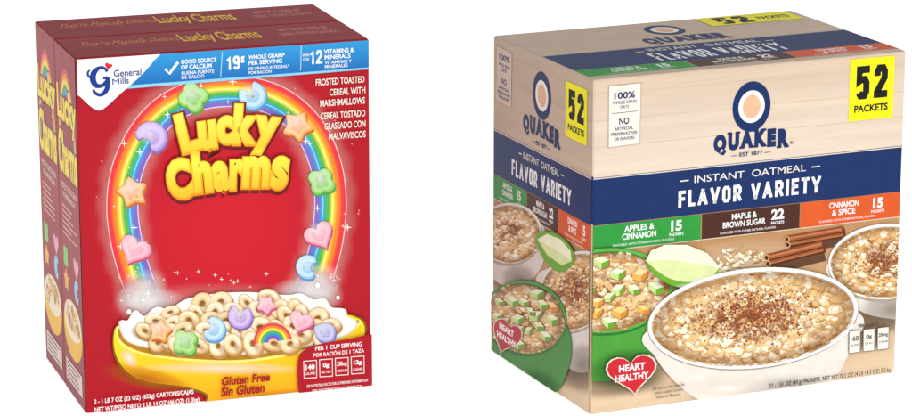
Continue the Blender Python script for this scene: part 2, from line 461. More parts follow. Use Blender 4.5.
def moon(cx, cy, r):
    a = [(cx+r*math.cos(t), cy+r*math.sin(t)) for t in [math.radians(60+240*i/10) for i in range(11)]]
    b = [(cx+r*.62+r*.42*math.cos(t), cy+r*.5*math.sin(t)) for t in [math.radians(270-180*i/6) for i in range(7)]]
    return smooth(a+b, 3)
def shoe(cx, cy, r):
    a = [(cx+r*math.cos(t), cy+r*math.sin(t)) for t in [math.radians(125+290*i/12) for i in range(13)]]
    b = [(cx+r*.26*math.cos(t), cy+r*.3*math.sin(t)) for t in [math.radians(50-280*i/6) for i in range(7)]]
    return smooth(a+b, 3)
def hrt(cx, cy, r): return heart(cx, cy, r)
def pot(cx, cy, r): return smooth([(cx-r, cy-r*.7), (cx-r*.3, cy-r*.9), (cx+r*.5, cy-r*.85), (cx+r, cy-r*.4), (cx+r*.9, cy+r*.4), (cx+r*.4, cy+r*.9), (cx-r*.5, cy+r*.8), (cx-r*.95, cy+r*.2)], 4)
def marsh(shape, cx, cy, r, rot, dark, base, light, face=FR, part=None):
    part = part or P
    s = rotp(shape(cx, cy, r), cx, cy, rot)
    part.poly(face, scl(s, cx, cy, 1.03, 1.0, 2.0), dark)
    part.poly(face, s, base)
    part.poly(face, scl(s, cx, cy, 0.88, -0.5, -0.8), light)
    part.poly(face, scl(s, cx, cy, 0.5, 0.2, 0.5), base)
    part.ink(face, cx-r*.1, cy-r*.2, r*.8, r*.75, PUFF_LIGHT)
VI = ('#8468B0', '#B898DC', '#D2BEEE'); GN = ('#58A048', '#8ECB66', '#B4E092'); BU = ('#5A94C4', '#94C8EC', '#C4E2F6')
OG = ('#C86A28', '#F6A860', '#FBC894'); PK = ('#C05478', '#F09CB2', '#F8BECC')
M = [(clover, 194, 97, 15.5, 32)+GN, (shoe, 254, 95, 14, 150)+BU, (moon, 151, 138, 16, 130)+VI, (star, 299, 126, 16, 28)+OG,
     (clover, 322, 182, 14, -15)+GN, (hrt, 319, 236, 15, -28)+PK, (star, 132, 194, 16, -14)+OG, (hrt, 134, 252, 16, 26)+PK, (moon, 307, 268, 12, 10)+BU]
for m_ in M: marsh(*m_)
P.build(cf, S)

# banner across the top
P = Part("banner")
P.poly(FR, [(100, 56), (373, 37), (373, 67), (118, 88)], zgrad_mat("print_blue_banner", [(0, '#1468B4'), (H-0.032, '#1468B8'), (H, '#2F9CDC')], span=0.5))
P.poly(FR, [(118, 86), (373, 65.6), (373, 67.6), (116, 89.5)], '#8CD0F0')
P.blob(FR, [(64, 54), (110, 53), (158, 51), (154, 60), (140, 76), (120, 94), (106, 107), (98, 111), (90, 107), (78, 96), (68, 90)], '#F8F8F6', 6)
P.stroke(FR, [(224, 50), (222, 76)], 0.7, '#BFE2F6'); P.stroke(FR, [(304, 43), (303, 69)], 0.7, '#BFE2F6')
P.stroke(FR, [(166, 68), (170, 73), (179, 61)], 2.8, '#FFFFFF')
P.blk(FR, "GOOD SOURCE", 200, 59.5, 36, 4.6, Wt); P.blk(FR, "OF CALCIUM", 197.5, 65.4, 31, 4.6, Wt)
P.blk(FR, "BUENA FUENTE", 199, 71.2, 33, 3.5, Wt, .17); P.blk(FR, "DE CALCIO", 194, 76, 23, 3.5, Wt, .17)
P.blk(FR, "19", 235, 61.5, 13, 14, Wt, .2); P.text(FR, "g", 244.5, 58, 4, 7, Wt, .03)
P.blk(FR, "WHOLE GRAIN*", 269, 54.4, 37, 4.6, Wt); P.blk(FR, "PER SERVING", 267.5, 60.3, 34, 4.6, Wt)
P.blk(FR, "DE GRANO INTEGRAL*", 271, 66, 41, 3.3, Wt, .17); P.blk(FR, "POR RACIÓN", 262, 70.6, 23, 3.7, Wt, .17)
P.blk(FR, "WITH", 308.5, 53.5, 7, 2.8, Wt); P.blk(FR, "CON", 308.5, 57.8, 6, 2.8, Wt)
P.blk(FR, "12", 319, 55.3, 12, 14, Wt, .2)
P.blk(FR, "VITAMINS &", 342, 48.7, 30, 4.6, Wt); P.blk(FR, "MINERALS", 340.5, 54.6, 26, 4.6, Wt)
P.blk(FR, "VITAMINAS Y", 341, 60, 27, 3.4, Wt, .17); P.blk(FR, "MINERALES", 339, 64.4, 23, 3.4, Wt, .17)
P.build(cf, S)

P = Part("maker_logo")
bl = '#0A3A94'
P.brush(FR, [(107, 71), (103.5, 67.2), (98, 67.6), (93.2, 72.5), (92.3, 79.5), (95.5, 85.2), (101, 85.6), (105.4, 82), (107.2, 77.6), (102.5, 77.8)], [3.4, 2.6, 3.8, 6, 6.4, 5.2, 3.8, 3.6, 3.2, 2.4], bl)
P.brush(FR, [(107, 77), (107.4, 84), (105.4, 91), (100, 95), (94.4, 93), (92.6, 89.6)], [4, 5.2, 4.8, 3.6, 3.4, 2.4], bl)
P.brush(FR, [(92.6, 75), (88.4, 76.5), (87, 72.5), (89, 69.5)], [2.6, 2.4, 2.2, 1.6], bl)
P.poly(FR, rotp(heart(108.2, 65.2, 3.8), 108.2, 65.2, 15), '#D8203A')
P.text(FR, "General", 127.5, 72, 28, 7.2, bl, 0.012); P.text(FR, "M", 115.6, 81.2, 7, 5.8, bl, 0.0); P.text(FR, "ills", 124.6, 80.2, 8.4, 6.4, bl, 0.012)
P.build(cf, S)

# brand lettering
P = Part("brand_lettering")
def logo_letters(P, F, items, fill, hi, out1, out2, k=1.0, dy=0):
    for dx, o, c in ((1.0, .046, out2), (0, .03, out1)):
        for ch, x, y, w, h, r in items: P.text(F, ch, x+dx*.5, y+dy+dx, w*k, h*k, fill, 0.085, math.radians(r), outline=c, ow=o)
    for ch, x, y, w, h, r in items: P.text(F, ch, x, y+dy, w*k, h*k, fill, 0.085, math.radians(r))
    for ch, x, y, w, h, r in items: P.text(F, ch, x-.2, y+dy-0.6, w*0.88*k, h*0.92*k, hi, 0.05, math.radians(r))
lucky = [('L', 187, 135, 25, 46, 12), ('u', 207, 138, 21, 33, 4), ('c', 226, 133, 20, 33, 3), ('k', 246, 127, 24, 46, -5), ('y', 269, 138, 25, 43, -10)]
charms = [('C', 177, 183, 29, 47, 10), ('h', 201, 175, 22, 49, 4), ('a', 221, 180, 20, 35, 4), ('r', 237.5, 178, 16, 35, -2), ('m', 258, 175.5, 31, 36, -4), ('s', 283, 176, 20, 38, -9)]
def near(items, k): return [(c, 228+(x-228)*k, y, w, h, r) for c, x, y, w, h, r in items]
zc = FR.uv(228, 195)[1]; zc2 = FR.uv(228, 158)[1]; zl = FR.uv(228, 112)[1]
Y1 = zgrad_mat("print_gold_letters", [(0, '#F08A10'), (zc, '#F49414'), (zc2-.001, '#FFD028'), (zc2+.008, '#F8A01C'), (zl, '#FFD830')], span=0.5, bump=False)
Y2 = zgrad_mat("print_light_gold", [(0, '#FFB820'), (zc, '#FFBC22'), (zc2-.001, '#FFF04C'), (zc2+.008, '#FFCC2C'), (zl, '#FFF25C')], span=0.5, bump=False)
logo_letters(P, FR, near(lucky+charms, .95), Y1, Y2, '#8E1C10', '#5C0A10', .95, -2)
P.build(cf, S)

P = Part("product_lettering")
for t, x, y, w in [("FROSTED TOASTED", 342.5, 79.5, 49), ("CEREAL WITH", 349.5, 90, 36), ("MARSHMALLOWS", 344.5, 101, 45), ("CEREAL TOSTADO", 344.5, 114, 45), ("GLASEADO CON", 346.5, 124.5, 41), ("MALVAVISCOS", 348.5, 135, 37)]:
    P.text(FR, t, x, y, w, 6.8, '#FFF4E8', .014)
P.build(cf, S)

# cereal bowl picture
P = Part("cereal_bowl_picture")
yb = zgrad_mat("print_yellow_bowl", [(0, '#F2AC0C'), (0.03, '#FCC812'), (0.07, '#FFDC24')], span=0.3, bump=False)
P.blob(FR, [(112, 336), (113, 358), (124, 376), (145, 386), (180, 390), (203, 396), (212, 412), (330, 410), (350, 382), (360, 348), (359, 318), (300, 310), (230, 304), (160, 316), (120, 326)], '#8E5A06', 6)
P.blob(FR, [(113, 336), (114.5, 356), (126, 373.5), (146, 383), (182, 387.5), (205, 394.5), (214, 412), (330, 410), (349, 382), (358.5, 348), (357, 319), (300, 310), (230, 304), (160, 316), (120, 328)], yb, 6)
P.ink(FR, 146, 380, 52, 13, ORANGE_INK, 12); P.ink(FR, 270, 402, 80, 14, ORANGE_INK, -6); P.ink(FR, 222, 369, 88, 7, PUFF_LIGHT, 0)
P.ink(FR, 128, 360, 12, 7, WHITE_GLOW, 50)
P.blob(FR, [(115, 336), (121, 348), (146, 357.5), (200, 363), (250, 362), (310, 350), (347, 333), (356, 320), (300, 333), (230, 338), (160, 340), (120, 328)], '#FFF07A', 6)
P.blob(FR, [(117, 336), (124, 346.5), (148, 355.5), (200, 360.5), (250, 359.5), (308, 347.5), (345, 331), (354, 320), (300, 333), (230, 338), (160, 340), (122, 330)], '#B88210', 6)
def fy(y): return 336+(y-338)*.84-6.5
milk = [(120, 345), (118, 331), (126, 330), (133, 318), (142, 325), (154, 314), (168, 316), (185, 304), (215, 297), (250, 295), (285, 298), (300, 296), (312, 303), (324, 302), (330, 312), (343, 314), (346, 323), (355, 329), (347, 343), (320, 354), (285, 363), (240, 369), (190, 369), (150, 363), (128, 356)]
milk = [(x, fy(y)) for x, y in milk]
P.blob(FR, milk, '#E2D4C4', 6); P.blob(FR, scl(milk, 234, 330, 0.985, 0, -.6), '#FFFDF8', 6)
P.ink(FR, 140, 336, 14, 7, GREY_INK, 20)
for x, y, q in ((128, 314, 2.2), (142, 302, 1.6), (316, 286, 2.2), (336, 298, 1.8)): P.ell(FR, x, y, q, q*1.2, '#FFFFFF', 0, 14)
TOAST = [('#B88A4C', '#DDB274', '#F0D09C', '#F8E4BE'), ('#BC9054', '#E2BC84', '#F2D8AC', '#FBEBCC'), ('#AC7C3E', '#D2A262', '#E8C48C', '#F4DCB0')]
BROWN_INK = ink_mat("ink_toast", '#A06A28', [(0, .4), (.5, .2), (1, 0)])
def oring(x, y, r, k, a, tone):
    d, c, e, h = tone
    P.ell(FR, x+1.0, y+2.2, r*1.05, r*k*1.1, d, a, 22)
    P.ell(FR, x, y, r, r*k, c, a, 22)
    P.ell(FR, x-.3, y-.6, r*.94, r*k*.91, e, a, 22)
    P.ring(FR, x-.3, y-.9, r*.84, r*k*.8, r*.42, r*k*.4, h, a, 20)
    P.ring(FR, x-.3, y-1.1, r*.76, r*k*.72, r*.56, r*k*.52, '#FFF6E2', a, 12, 190, 310)
    P.ink(FR, x+r*.35, y+r*k*.35, r*.6, r*k*.5, BROWN_INK, a)
    P.ell(FR, x, y+.2, r*.31, r*k*.31, d, a, 14); P.ell(FR, x, y-.5, r*.24, r*k*.18, '#8E5E2A', a, 14)
pts = []
r2 = random.Random(5)
for row, (yy, xl, xr) in enumerate([(306, 200, 270), (316, 172, 296), (327, 152, 318), (338, 146, 328), (348, 154, 316), (357, 176, 286)]):
    n = int((xr-xl)/18)
    for i in range(n+1):
        x = xl+(xr-xl)*i/n+r2.uniform(-4, 4); pts.append((x, fy(yy-(x-234)*0.045+r2.uniform(-3, 3)), r2.uniform(9.8, 12.2), r2.uniform(.62, .92), r2.uniform(0, 180), r2.choice(TOAST)))
for q in pts: oring(*q)
for m_ in [(clover, 183, fy(354), 13, 10)+GN, (hrt, 298, fy(328), 12, 20)+PK, (shoe, 238, fy(323), 12, 190)+VI, (star, 158, fy(341), 12, 10)+OG,
           (moon, 211, fy(338), 12, 200)+BU, (pot, 322, fy(341), 10, -10, '#7E70B0', '#A8A8DC', '#C8CCEE'), (star, 264, fy(309), 10, 30)+PK]:
    marsh(*m_)
for i, c in enumerate(['#E84048', '#F89030', '#FFE048', '#50B850', '#3090D8', '#7858B8']):
    P.ring(FR, 270, fy(352), 19-i*2.4, 18-i*2.4, 16.4-i*2.4, 15.4-i*2.4, c, -8, 20, 180, 360)
P.text(FR, "Gluten Free", 243, 378.5, 48, 8.6, '#A80818', 0.035, shear=.12); P.text(FR, "Sin Gluten", 240, 389, 43, 9.6, '#A80818', 0.035, shear=.12)
P.build(cf, S)

P = Part("net_weight_lettering")
P.text(FR, "2 - 1 LB 7 OZ (23 OZ) (652g) CARTONS/CAJAS", 142, 397.5, 99, 5.8, Wt, .02)
P.text(FR, "NET WT/PESO NETO 2 LB 14 OZ (46 OZ) (1.3kg)", 145, 405.2, 104, 5.8, Wt, .02)
P.build(cf, S)

P = Part("nutrition_label")
P.blob(FR, [(298, 352), (318, 343), (345, 338), (374, 334), (374, 360), (372, 392), (335, 396), (300, 398), (294, 375)], '#B20A20', 6)
P.text(FR, "PER 1 CUP SERVING", 335, 345.2, 46, 4.2, Wt, .02); P.text(FR, "POR RACIÓN DE 1 TAZA", 335, 351.2, 50, 4.8, Wt, .015)
for i, (a, b) in enumerate([("140", "CALORIES"), ("0g", "SAT FAT"), ("230mg", "SODIUM"), ("12g", "SUGARS")]):
    x = 306.5+i*15.6; y = 368.5-i*1.6
    P.poly(FR, [(x-6.7, y-8.5), (x+6.7, y-9.6), (x+6.5, y+8), (x-6.5, y+9)], Wt)
    P.poly(FR, [(x-6, y-7.8), (x+6, y-8.9), (x+5.9, y+7.3), (x-5.9, y+8.3)], '#B20A20')
    P.text(FR, a, x, y-2.5, (9, 6, 10, 8)[i], 5.4, Wt, .03); P.text(FR, b, x, y+3.8, 9.6, 2.4, Wt, .01)
P.text(FR, "SEE NUTRITION FACTS FOR AS PREPARED INFORMATION", 333, 381.5, 60, 2.7, Wt, .01)
P.text(FR, "VER INFORMACIÓN NUTRIMENTAL", 333, 386.2, 50, 2.6, Wt, .01)
P.build(cf, S)

# narrow side panels
for k, (car, u0) in enumerate(((cb, 0.0), (cf, D/2))):
    P = Part("side_panel"); w = D/2
    def X(t): return u0+w*t
    P.rect(SD, X(0)+.0024, 0, X(1)-.0024, H, zgrad_mat("print_side_red_shaded", [(0, '#8C081C'), (.2, '#A00A20'), (.35, '#94081C')], span=.5))  # side red darker than the front: its shade is put into the colour
    pa = [(X(.5)+w*.44*math.cos(t), .228+.105*math.sin(t)) for t in [math.pi*i/16 for i in range(17)]]
    for i, c in enumerate(['#D83C44', '#F0902C', '#F8D848', '#4CA844', '#3C98D0']):
        kk = 1-i*.05; k2 = kk-.05
        P.strip(SD, [(X(.5)+(a-X(.5))*kk, .228+(b-.228)*kk) for a, b in pa], [(X(.5)+(a-X(.5))*k2, .228+(b-.228)*k2) for a, b in pa], c)
    for t, vc, hh in (("Lucky", .290, .044), ("Charms", .246, .044)):
        P.text_uv(SD, t, X(.5), vc, w*.88, hh, '#FFDC3C', 0.04, outline='#6A0A12', ow=0.045)
    P.text_uv(SD, "FROSTED TOASTED CEREAL", X(.5), .212, w*.74, .006, '#F0D8C8')
    P.text_uv(SD, "WITH MARSHMALLOWS", X(.5), .203, w*.6, .006, '#F0D8C8')
    for i in range(6):
        P.rect(SD, X(.15), .190-i*.0055, X(.15)+w*rnd.uniform(.4, .7), .192-i*.0055, '#D8A098')
    for i, (sh, c) in enumerate(((clover, '#86C864'), (heart, '#F0A0B8'), (star, '#F4A850'), (moon, '#98C4E8'))):
        uc, vc = X(.25+.5*(i % 2)), .140-.024*(i//2)
        P.uvpoly(SD, [(uc+(a)*.012, vc-(b)*.012) for a, b in sh(0, 0, 1)], c)
    P.uvpoly(SD, [(X(.5)+w*.44*math.cos(t), .070+.030*math.sin(t)) for t in [2*math.pi*i/24 for i in range(24)]], '#F0B820')
    P.uvpoly(SD, [(X(.5)+w*.40*math.cos(t), .08+.020*math.sin(t)) for t in [2*math.pi*i/24 for i in range(24)]], '#F4E4C8')
    for i in range(16):
        a, b = rnd.uniform(-.29, .29)*w, rnd.uniform(-.012, .012)
        P.uvpoly(SD, [(X(.5)+a+.0065*math.cos(t), .081+b+.0055*math.sin(t)) for t in [2*math.pi*i/10 for i in range(10)]], rnd.choice(['#D8A868', '#EBC48C', '#C89450']))
        P.uvpoly(SD, [(X(.5)+a+.0018*math.cos(t), .081+b+.0015*math.sin(t)) for t in [2*math.pi*i/8 for i in range(8)]], '#8A5A28')
    P.rect(SD, X(.12), .012, X(.88), .034, '#E0C8C0')
    for i in range(4): P.rect(SD, X(.16), .015+i*.0048, X(.16)+w*rnd.uniform(.45, .66), .0165+i*.0048, '#4A0A14')
    P.build(car, S)
    P = Part("top_panel"); v0 = D/2 if k == 0 else 0
    V = lambda t: v0+w*t
    P.rect(TP, 0, V(0)+.0024, W, V(1)-.0024, zgrad_mat("print_top_red_shaded", [(0, '#94081C'), (.35, '#A00C20')], axis=0, span=.5))  # top red deepened in the colour to look shaded
    P.rect(TP, .004, V(.30), W-.004, V(.312), '#5A0612')
    P.rect(TP, .004, V(.88), W-.06, V(.9), '#B02838')
    P.text_uv(TP, "They're Magically Delicious!", .07, V(.62), .105, w*.26, '#D88C3C', 0.0, shear=.3)
    P.text_uv(TP, "Lucky", W*.46, V(.60), .034, w*.5, '#FFC02C', 0.02, outline='#5A0A12', ow=.03)
    P.text_uv(TP, "Charms", W*.60, V(.62), .042, w*.44, '#FFC02C', 0.02, outline='#5A0A12', ow=.03)
    P.text_uv(TP, "BETTER IF USED BY", W*.84, V(.72), .05, w*.13, '#D89888', .0)
    P.text_uv(TP, "CEREAL TOSTADO GLASEADO", W*.84, V(.5), .06, w*.13, '#D89888', .0)
    P.build(car, S)

# =================================================================== RIGHT : oatmeal box
W, D, H = 0.3426, 0.2313, 0.3327
box = make_thing("oatmeal_box", 0.1298, 2.8799, 0.4078, W, D,
    "tall beige and navy variety box of instant oatmeal packets", "oatmeal box")
S = Vector((W/2, D/2, 0))
ZB, ZT = 0.1898, 0.2368
body = zgrad_mat("print_oatmeal_body", [(0, '#C9AE8E'), (ZB, '#0E2E6A'), (ZT, '#DCC8B4')], span=0.5, noise=0.05, nscale=(4, 4, 90), interp='CONSTANT')
cart = box_mesh("carton", 0, 0, 0, W, D, H, 0.0016, body, box, S)
FR = Face((0, 0, 0), (1, 0, 0), (0, 0, 1), (0, -1, 0), W, H, [(592, 415), (897, 374), (906, 48), (588, 82)], 0.0012)
SD = Face((0, D, 0), (0, -1, 0), (0, 0, 1), (-1, 0, 0), D, H, [(497, 350), (592, 415), (588, 82), (493, 38)], 0.0012)
TP = Face((0, 0, H), (1, 0, 0), (0, 1, 0), (0, 0, 1), W, D, [(588, 82), (906, 48), (788, 9), (493, 38)], 0.0012)
NV = '#082A62'; GR = '#2A983A'; BR = '#4A2418'; OR = '#DA5820'; YL = '#FAF008'; BK = '#0C0C12'
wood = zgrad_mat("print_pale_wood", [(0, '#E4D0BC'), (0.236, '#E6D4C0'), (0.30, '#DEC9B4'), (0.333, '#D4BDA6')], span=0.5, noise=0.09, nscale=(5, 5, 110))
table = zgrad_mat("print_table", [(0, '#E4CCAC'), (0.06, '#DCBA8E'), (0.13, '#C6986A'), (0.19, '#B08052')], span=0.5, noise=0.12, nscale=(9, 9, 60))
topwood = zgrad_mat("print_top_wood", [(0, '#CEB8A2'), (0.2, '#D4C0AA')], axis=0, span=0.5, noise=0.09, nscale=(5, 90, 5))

P = Part("front_panel")
P.rect(FR, 0, ZT-.002, W, H, wood); P.rect(FR, 0, 0, W, ZB+.002, table)
for v in (.266, .292, .318): P.rect(FR, 0, v, W, v+.0006, '#CBB59E')
P.build(cart, S)
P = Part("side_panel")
sw = zgrad_mat("print_pale_wood_side_shaded", [(0, '#D4C0AC'), (0.333, '#C8B29C')], span=0.5, noise=0.09, nscale=(5, 5, 110))  # darker copy of the front wood, side shade painted into the colours
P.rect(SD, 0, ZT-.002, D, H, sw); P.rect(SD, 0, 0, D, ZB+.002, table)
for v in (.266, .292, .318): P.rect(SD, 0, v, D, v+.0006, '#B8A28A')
P.build(cart, S)
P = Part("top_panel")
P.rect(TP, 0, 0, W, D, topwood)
for v in (.205, .17): P.rect(TP, 0, v, W, v+.0008, '#B8A48E')
P.rect(TP, 0, D*.5, W, D*.5+.0006, '#8E7C6A')
P.build(cart, S)

def band(F, Wd, v0, v1, tabh, splits, fw=.46, top=False):
    P = Part("flavor_band")
    P.rect(F, 0, v0, Wd, v1, NV)
    P.rect(F, 0, v1-.0016, Wd, v1-.0006, '#E8DCCB')
    hgt = v1-v0
    c = Wd*.5
    P.text_uv(F, "INSTANT  OATMEAL", c, v0+hgt*(.8 if top else .745), Wd*.36, hgt*(.17 if top else .15), '#F4ECE0', .0)
    for s in (-1, 1): P.rect(F, c+s*Wd*.212-Wd*.014, v0+hgt*.73, c+s*Wd*.212+Wd*.014, v0+hgt*.755, '#F0E8DC')
    P.blk_uv(F, "FLAVOR VARIETY", c, v0+hgt*(.36 if top else .36), Wd*fw, hgt*(.46 if top else .35), Wt, .24)
    data = [(GR, "APPLES &", "CINNAMON", "15"), (BR, "MAPLE &", "BROWN SUGAR", "22"), (OR, "CINNAMON", "& SPICE", "15")]
    xs = [0, splits[0]*Wd, splits[1]*Wd, Wd]
    for i, (cc, a, b, n) in enumerate(data):
        x0, x1 = xs[i], xs[i+1]; w = x1-x0
        P.rect(F, x0+.0006, v0-tabh, x1-.0006, v0-.0006, cc)
        P.rect(F, x0+.0006, v0-tabh, x1-.0006, v0-tabh+.0007, '#E8DCCB')
        P.text_uv(F, a, x0+w*.43, v0-tabh*.25, w*(.27, .25, .29)[i], tabh*.23, Wt, .022)
        P.text_uv(F, b, x0+w*.43, v0-tabh*.54, w*(.31, .43, .23)[i], tabh*.23, Wt, .022)
        P.text_uv(F, n, x0+w*.77, v0-tabh*.34, w*(.1, .13, .1)[i], tabh*.4, Wt, .04)
        P.text_uv(F, "PACKETS", x0+w*.77, v0-tabh*.66, w*.13, tabh*.11, Wt, .02)
        P.text_uv(F, "FLAVORED WITH OTHER NATURAL FLAVORS", x0+w*.47, v0-tabh*.83, w*.56, tabh*.085, Wt, .0)
    P.build(cart, S)
band(FR, W, ZB, ZT, .0265, (.345, .665)); band(SD, D, ZB, ZT, .0265, (.36, .68), .6); band(TP, W, .044, .118, .032, (.345, .665), .42, True)

# plain medallion standing in for the portrait mark
def medallion(P, F, uc, vc, s, sx=1.0, bg='#F6F1EA'):
    def E(rx, ry, c, dy=0): P.uvpoly(F, [(uc+s*sx*rx*math.cos(t), vc+s*(dy+ry*math.sin(t))) for t in [2*math.pi*i/40 for i in range(40)]], c)
    E(.9, 1.02, NV); E(.62, .66, bg); E(.42, .48, '#E4B894')
P = Part("brand_logo")
u, v = FR.uv(748, 107); medallion(P, FR, u, v, .0245, 0.95)
u, v = FR.uv(748, 139.5)
P.wordmark(FR, u, v, .082, .0178, NV, .0035)
P.text_uv(FR, "®", u+.045, v-.008, .0035, .0035, NV, 0)
P.text(FR, "— EST 1877 —", 748, 154.5, 40, 4, NV, .02)
P.build(cart, S)
P = Part("brand_logo")
u, v = SD.uv(540, 97); medallion(P, SD, u, v, .0235, 1.0)
u, v = SD.uv(540, 129); P.wordmark(SD, u, v, .086, .0175, NV, .0035)
P.text_uv(SD, "— EST 1877 —", u, v-.0165, .042, .004, NV, .02)
P.build(cart, S)
P = Part("brand_logo")
medallion(P, TP, W*.5, .188, .024, 0.95)
P.wordmark(TP, W*.5, .143, .092, .026, NV, .003)
P.build(cart, S)

def count(F, u0, v0, u1, v1, wide=False):
    P = Part("packet_count_label"); w = u1-u0; h = v1-v0
    P.rect(F, u0, v0, u1, v1, YL)
    if wide:
        P.blk_uv(F, "52", u0+w*.32, v0+h*.5, w*.36, h*.78, BK, .3); P.text_uv(F, "PACKETS", u0+w*.76, v0+h*.5, w*.34, h*.32, BK, .04)
    else:
        P.blk_uv(F, "52", u0+w*.5, v0+h*.61, w*.72, h*.54, BK, .3); P.text_uv(F, "PACKETS", u0+w*.5, v0+h*.19, w*.76, h*.12, BK, .04)
    P.build(cart, S)
a = FR.uv(847, 121); b = FR.uv(894, 53); count(FR, a[0], a[1], b[0], b[1])
a = SD.uv(563, 134); b = SD.uv(583, 96); count(SD, a[0], a[1]-.002, b[0], b[1]+.004)
count(TP, W*.66, D*.80, W*.97, D*.985, True)

P = Part("claims_label")
P.poly(FR, [(603, 88), (636, 84), (636, 146), (604, 150.5)], '#B9A692'); P.poly(FR, [(603.8, 88.8), (635.3, 84.9), (635.3, 145.3), (604.7, 149.6)], '#F0E8DE')
P.text(FR, "100%", 619.5, 97, 21, 7, NV, .03); P.text(FR, "WHOLE GRAIN", 619.5, 104, 24, 3.2, NV, .02); P.text(FR, "OATS", 619.5, 108.8, 9, 3.2, NV, .02)
P.poly(FR, [(607, 115.5), (633, 112.5), (633, 113.1), (607, 116.1)], NV)
P.text(FR, "NO", 619.5, 123, 10, 7, NV, .03); P.text(FR, "ARTIFICIAL", 619.5, 130.5, 19, 3.2, NV, .02); P.text(FR, "PRESERVATIVES", 619.8, 135.5, 26, 3.2, NV, .02); P.text(FR, "OR FLAVORS", 620, 140.6, 20, 3.2, NV, .02)
P.build(cart, S)
P = Part("claims_label")
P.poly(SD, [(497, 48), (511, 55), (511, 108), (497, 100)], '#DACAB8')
for t, x, y, w, h in [("100%", 504, 60, 10, 6), ("WHOLE GRAIN", 504, 67.5, 11, 3), ("OATS", 504, 72, 5, 3), ("NO", 504, 83, 5, 6), ("ARTIFICIAL", 504, 90, 10, 3), ("PRESERVATIVES", 504, 94.6, 12, 3), ("OR FLAVORS", 504, 99, 10, 3)]:
    P.text(SD, t, x, y, w, h, NV, .03)
P.build(cart, S)

# oatmeal photographs
PAL = ['#F0D09C', '#E6C086', '#F8E4BC', '#DFB074', '#EAC68C', '#F1D09A', '#FCEED0', '#E4BC82']
SHD = ['#C8955A', '#D2A266', '#BC884E', '#D6A870']
oatb = oat_mat("print_oatmeal_base", '#AC7236', '#D09A58', '#E8C084')
CIN = ['#9A4A1E', '#A85426', '#7E3812', '#B46636']
def bowl(P, F, cx, cy, rx, ry, rot, body_pts, bodyc, rimc, rimd, n, size, seed, cinn=0, apple=0, shade='#B8A48C', yk=.8, bink=None):
    r = random.Random(seed+9)
    bx = sum(p[0] for p in body_pts)/len(body_pts); by = max(p[1] for p in body_pts)
    P.ink(F, bx+3, by-2, rx*1.05, ry*.55, DARK_INK, rot)
    P.blob(F, body_pts, bodyc, 6)
    P.ink(F, bx+rx*.3, by-ry*.2, rx*.7, ry*.6, bink or GREY_INK, rot)
    P.ell(F, cx, cy+1.2, rx+.6, ry+1.6, rimd, rot, 56)
    P.ell(F, cx, cy, rx, ry, rimc, rot, 56)
    P.ell(F, cx, cy+.4, rx*.965, ry*.93, shade, rot, 56)
    P.ell(F, cx, cy+1.2, rx*.955, ry*.915, oatb, rot, 56)
    flakes(P, F, cx, cy+1, rx*.925, ry*.875, n*3//4, size, PAL, seed, rot, shade=SHD, hi='#FFF6DE', yk=yk, layers=10)
    def lumps(m, zk):
        for i in range(m):
            t = r.uniform(0, 6.28); q = math.sqrt(r.random())*.78
            x = cx+rx*q*math.cos(t); y = cy+ry*q*math.sin(t); z = r.uniform(.09, .17)*rx*zk
            P.ink(F, x+z*.3, y+z*.4, z, z*.45, LUMP_INK, r.uniform(-25, 25)); P.ink(F, x-z*.1, y-z*.15, z, z*.5, CREAM_INK, r.uniform(-25, 25))
    lumps(int(rx/4), 1)
    if cinn:
        P.ink(F, cx, cy-2, rx*.6, ry*.55, CINN_INK, rot)
        for i in range(6): P.ink(F, cx+rx*r.gauss(0, .2), cy+ry*r.gauss(0, .2), rx*.2, ry*.16, CINN_INK, r.uniform(-20, 20))
    flakes(P, F, cx, cy+1, rx*.9, ry*.85, n//4, size*1.2, PAL, seed+5, rot, shade=SHD, hi='#FFFAEA', yk=yk, layers=9)
    lumps(int(rx/9), .7)
    if cinn: flakes(P, F, cx, cy-2, rx*.84, ry*.78, int(cinn*1.4), size*.2, CIN, seed+2, rot, gauss=.3, jag=.5)
    P.ink(F, cx, cy+1, rx*.955, ry*.915, EDGE_SHADE, rot)
    placed = []
    for i in range(apple*6):
        if len(placed) >= apple: break
        t = r.uniform(0, 6.28); q = math.sqrt(r.random())*.78; x = cx+rx*q*math.cos(t); y = cy+ry*q*math.sin(t); z = size*1.8*r.uniform(.8, 1.15)
        if any((x-a)**2+(y-b)**2 < (z*1.45)**2 for a, b in placed): continue
        placed.append((x, y)); g = r.uniform(-35, 35); green = r.random() < .62
        top = rotp([(x-z, y-z*.35), (x-z*.05, y-z*.75), (x+z*.9, y-z*.35), (x+z*.05, y+z*.1)], x, y, g)
        a, b, c, d = top; h = z*.75
        P.poly(F, [(p_[0]+1.2, p_[1]+h*1.15) for p_ in (a, d, c)]+[(c[0]+1.6, c[1]+.4), (a[0]-.4, a[1]+.4)], '#9A7440')
        P.poly(F, [a, d, (d[0], d[1]+h), (a[0]+.3, a[1]+h*.9)], '#C6DC8C' if green else '#F0B050')
        P.poly(F, [d, c, (c[0]-.3, c[1]+h*.9), (d[0], d[1]+h)], '#68A82C' if green else '#D88C34')
        P.poly(F, top, r.choice(['#ECF2C4', '#F2F6D4']) if green else r.choice(['#FAD080', '#FBDC9C']))

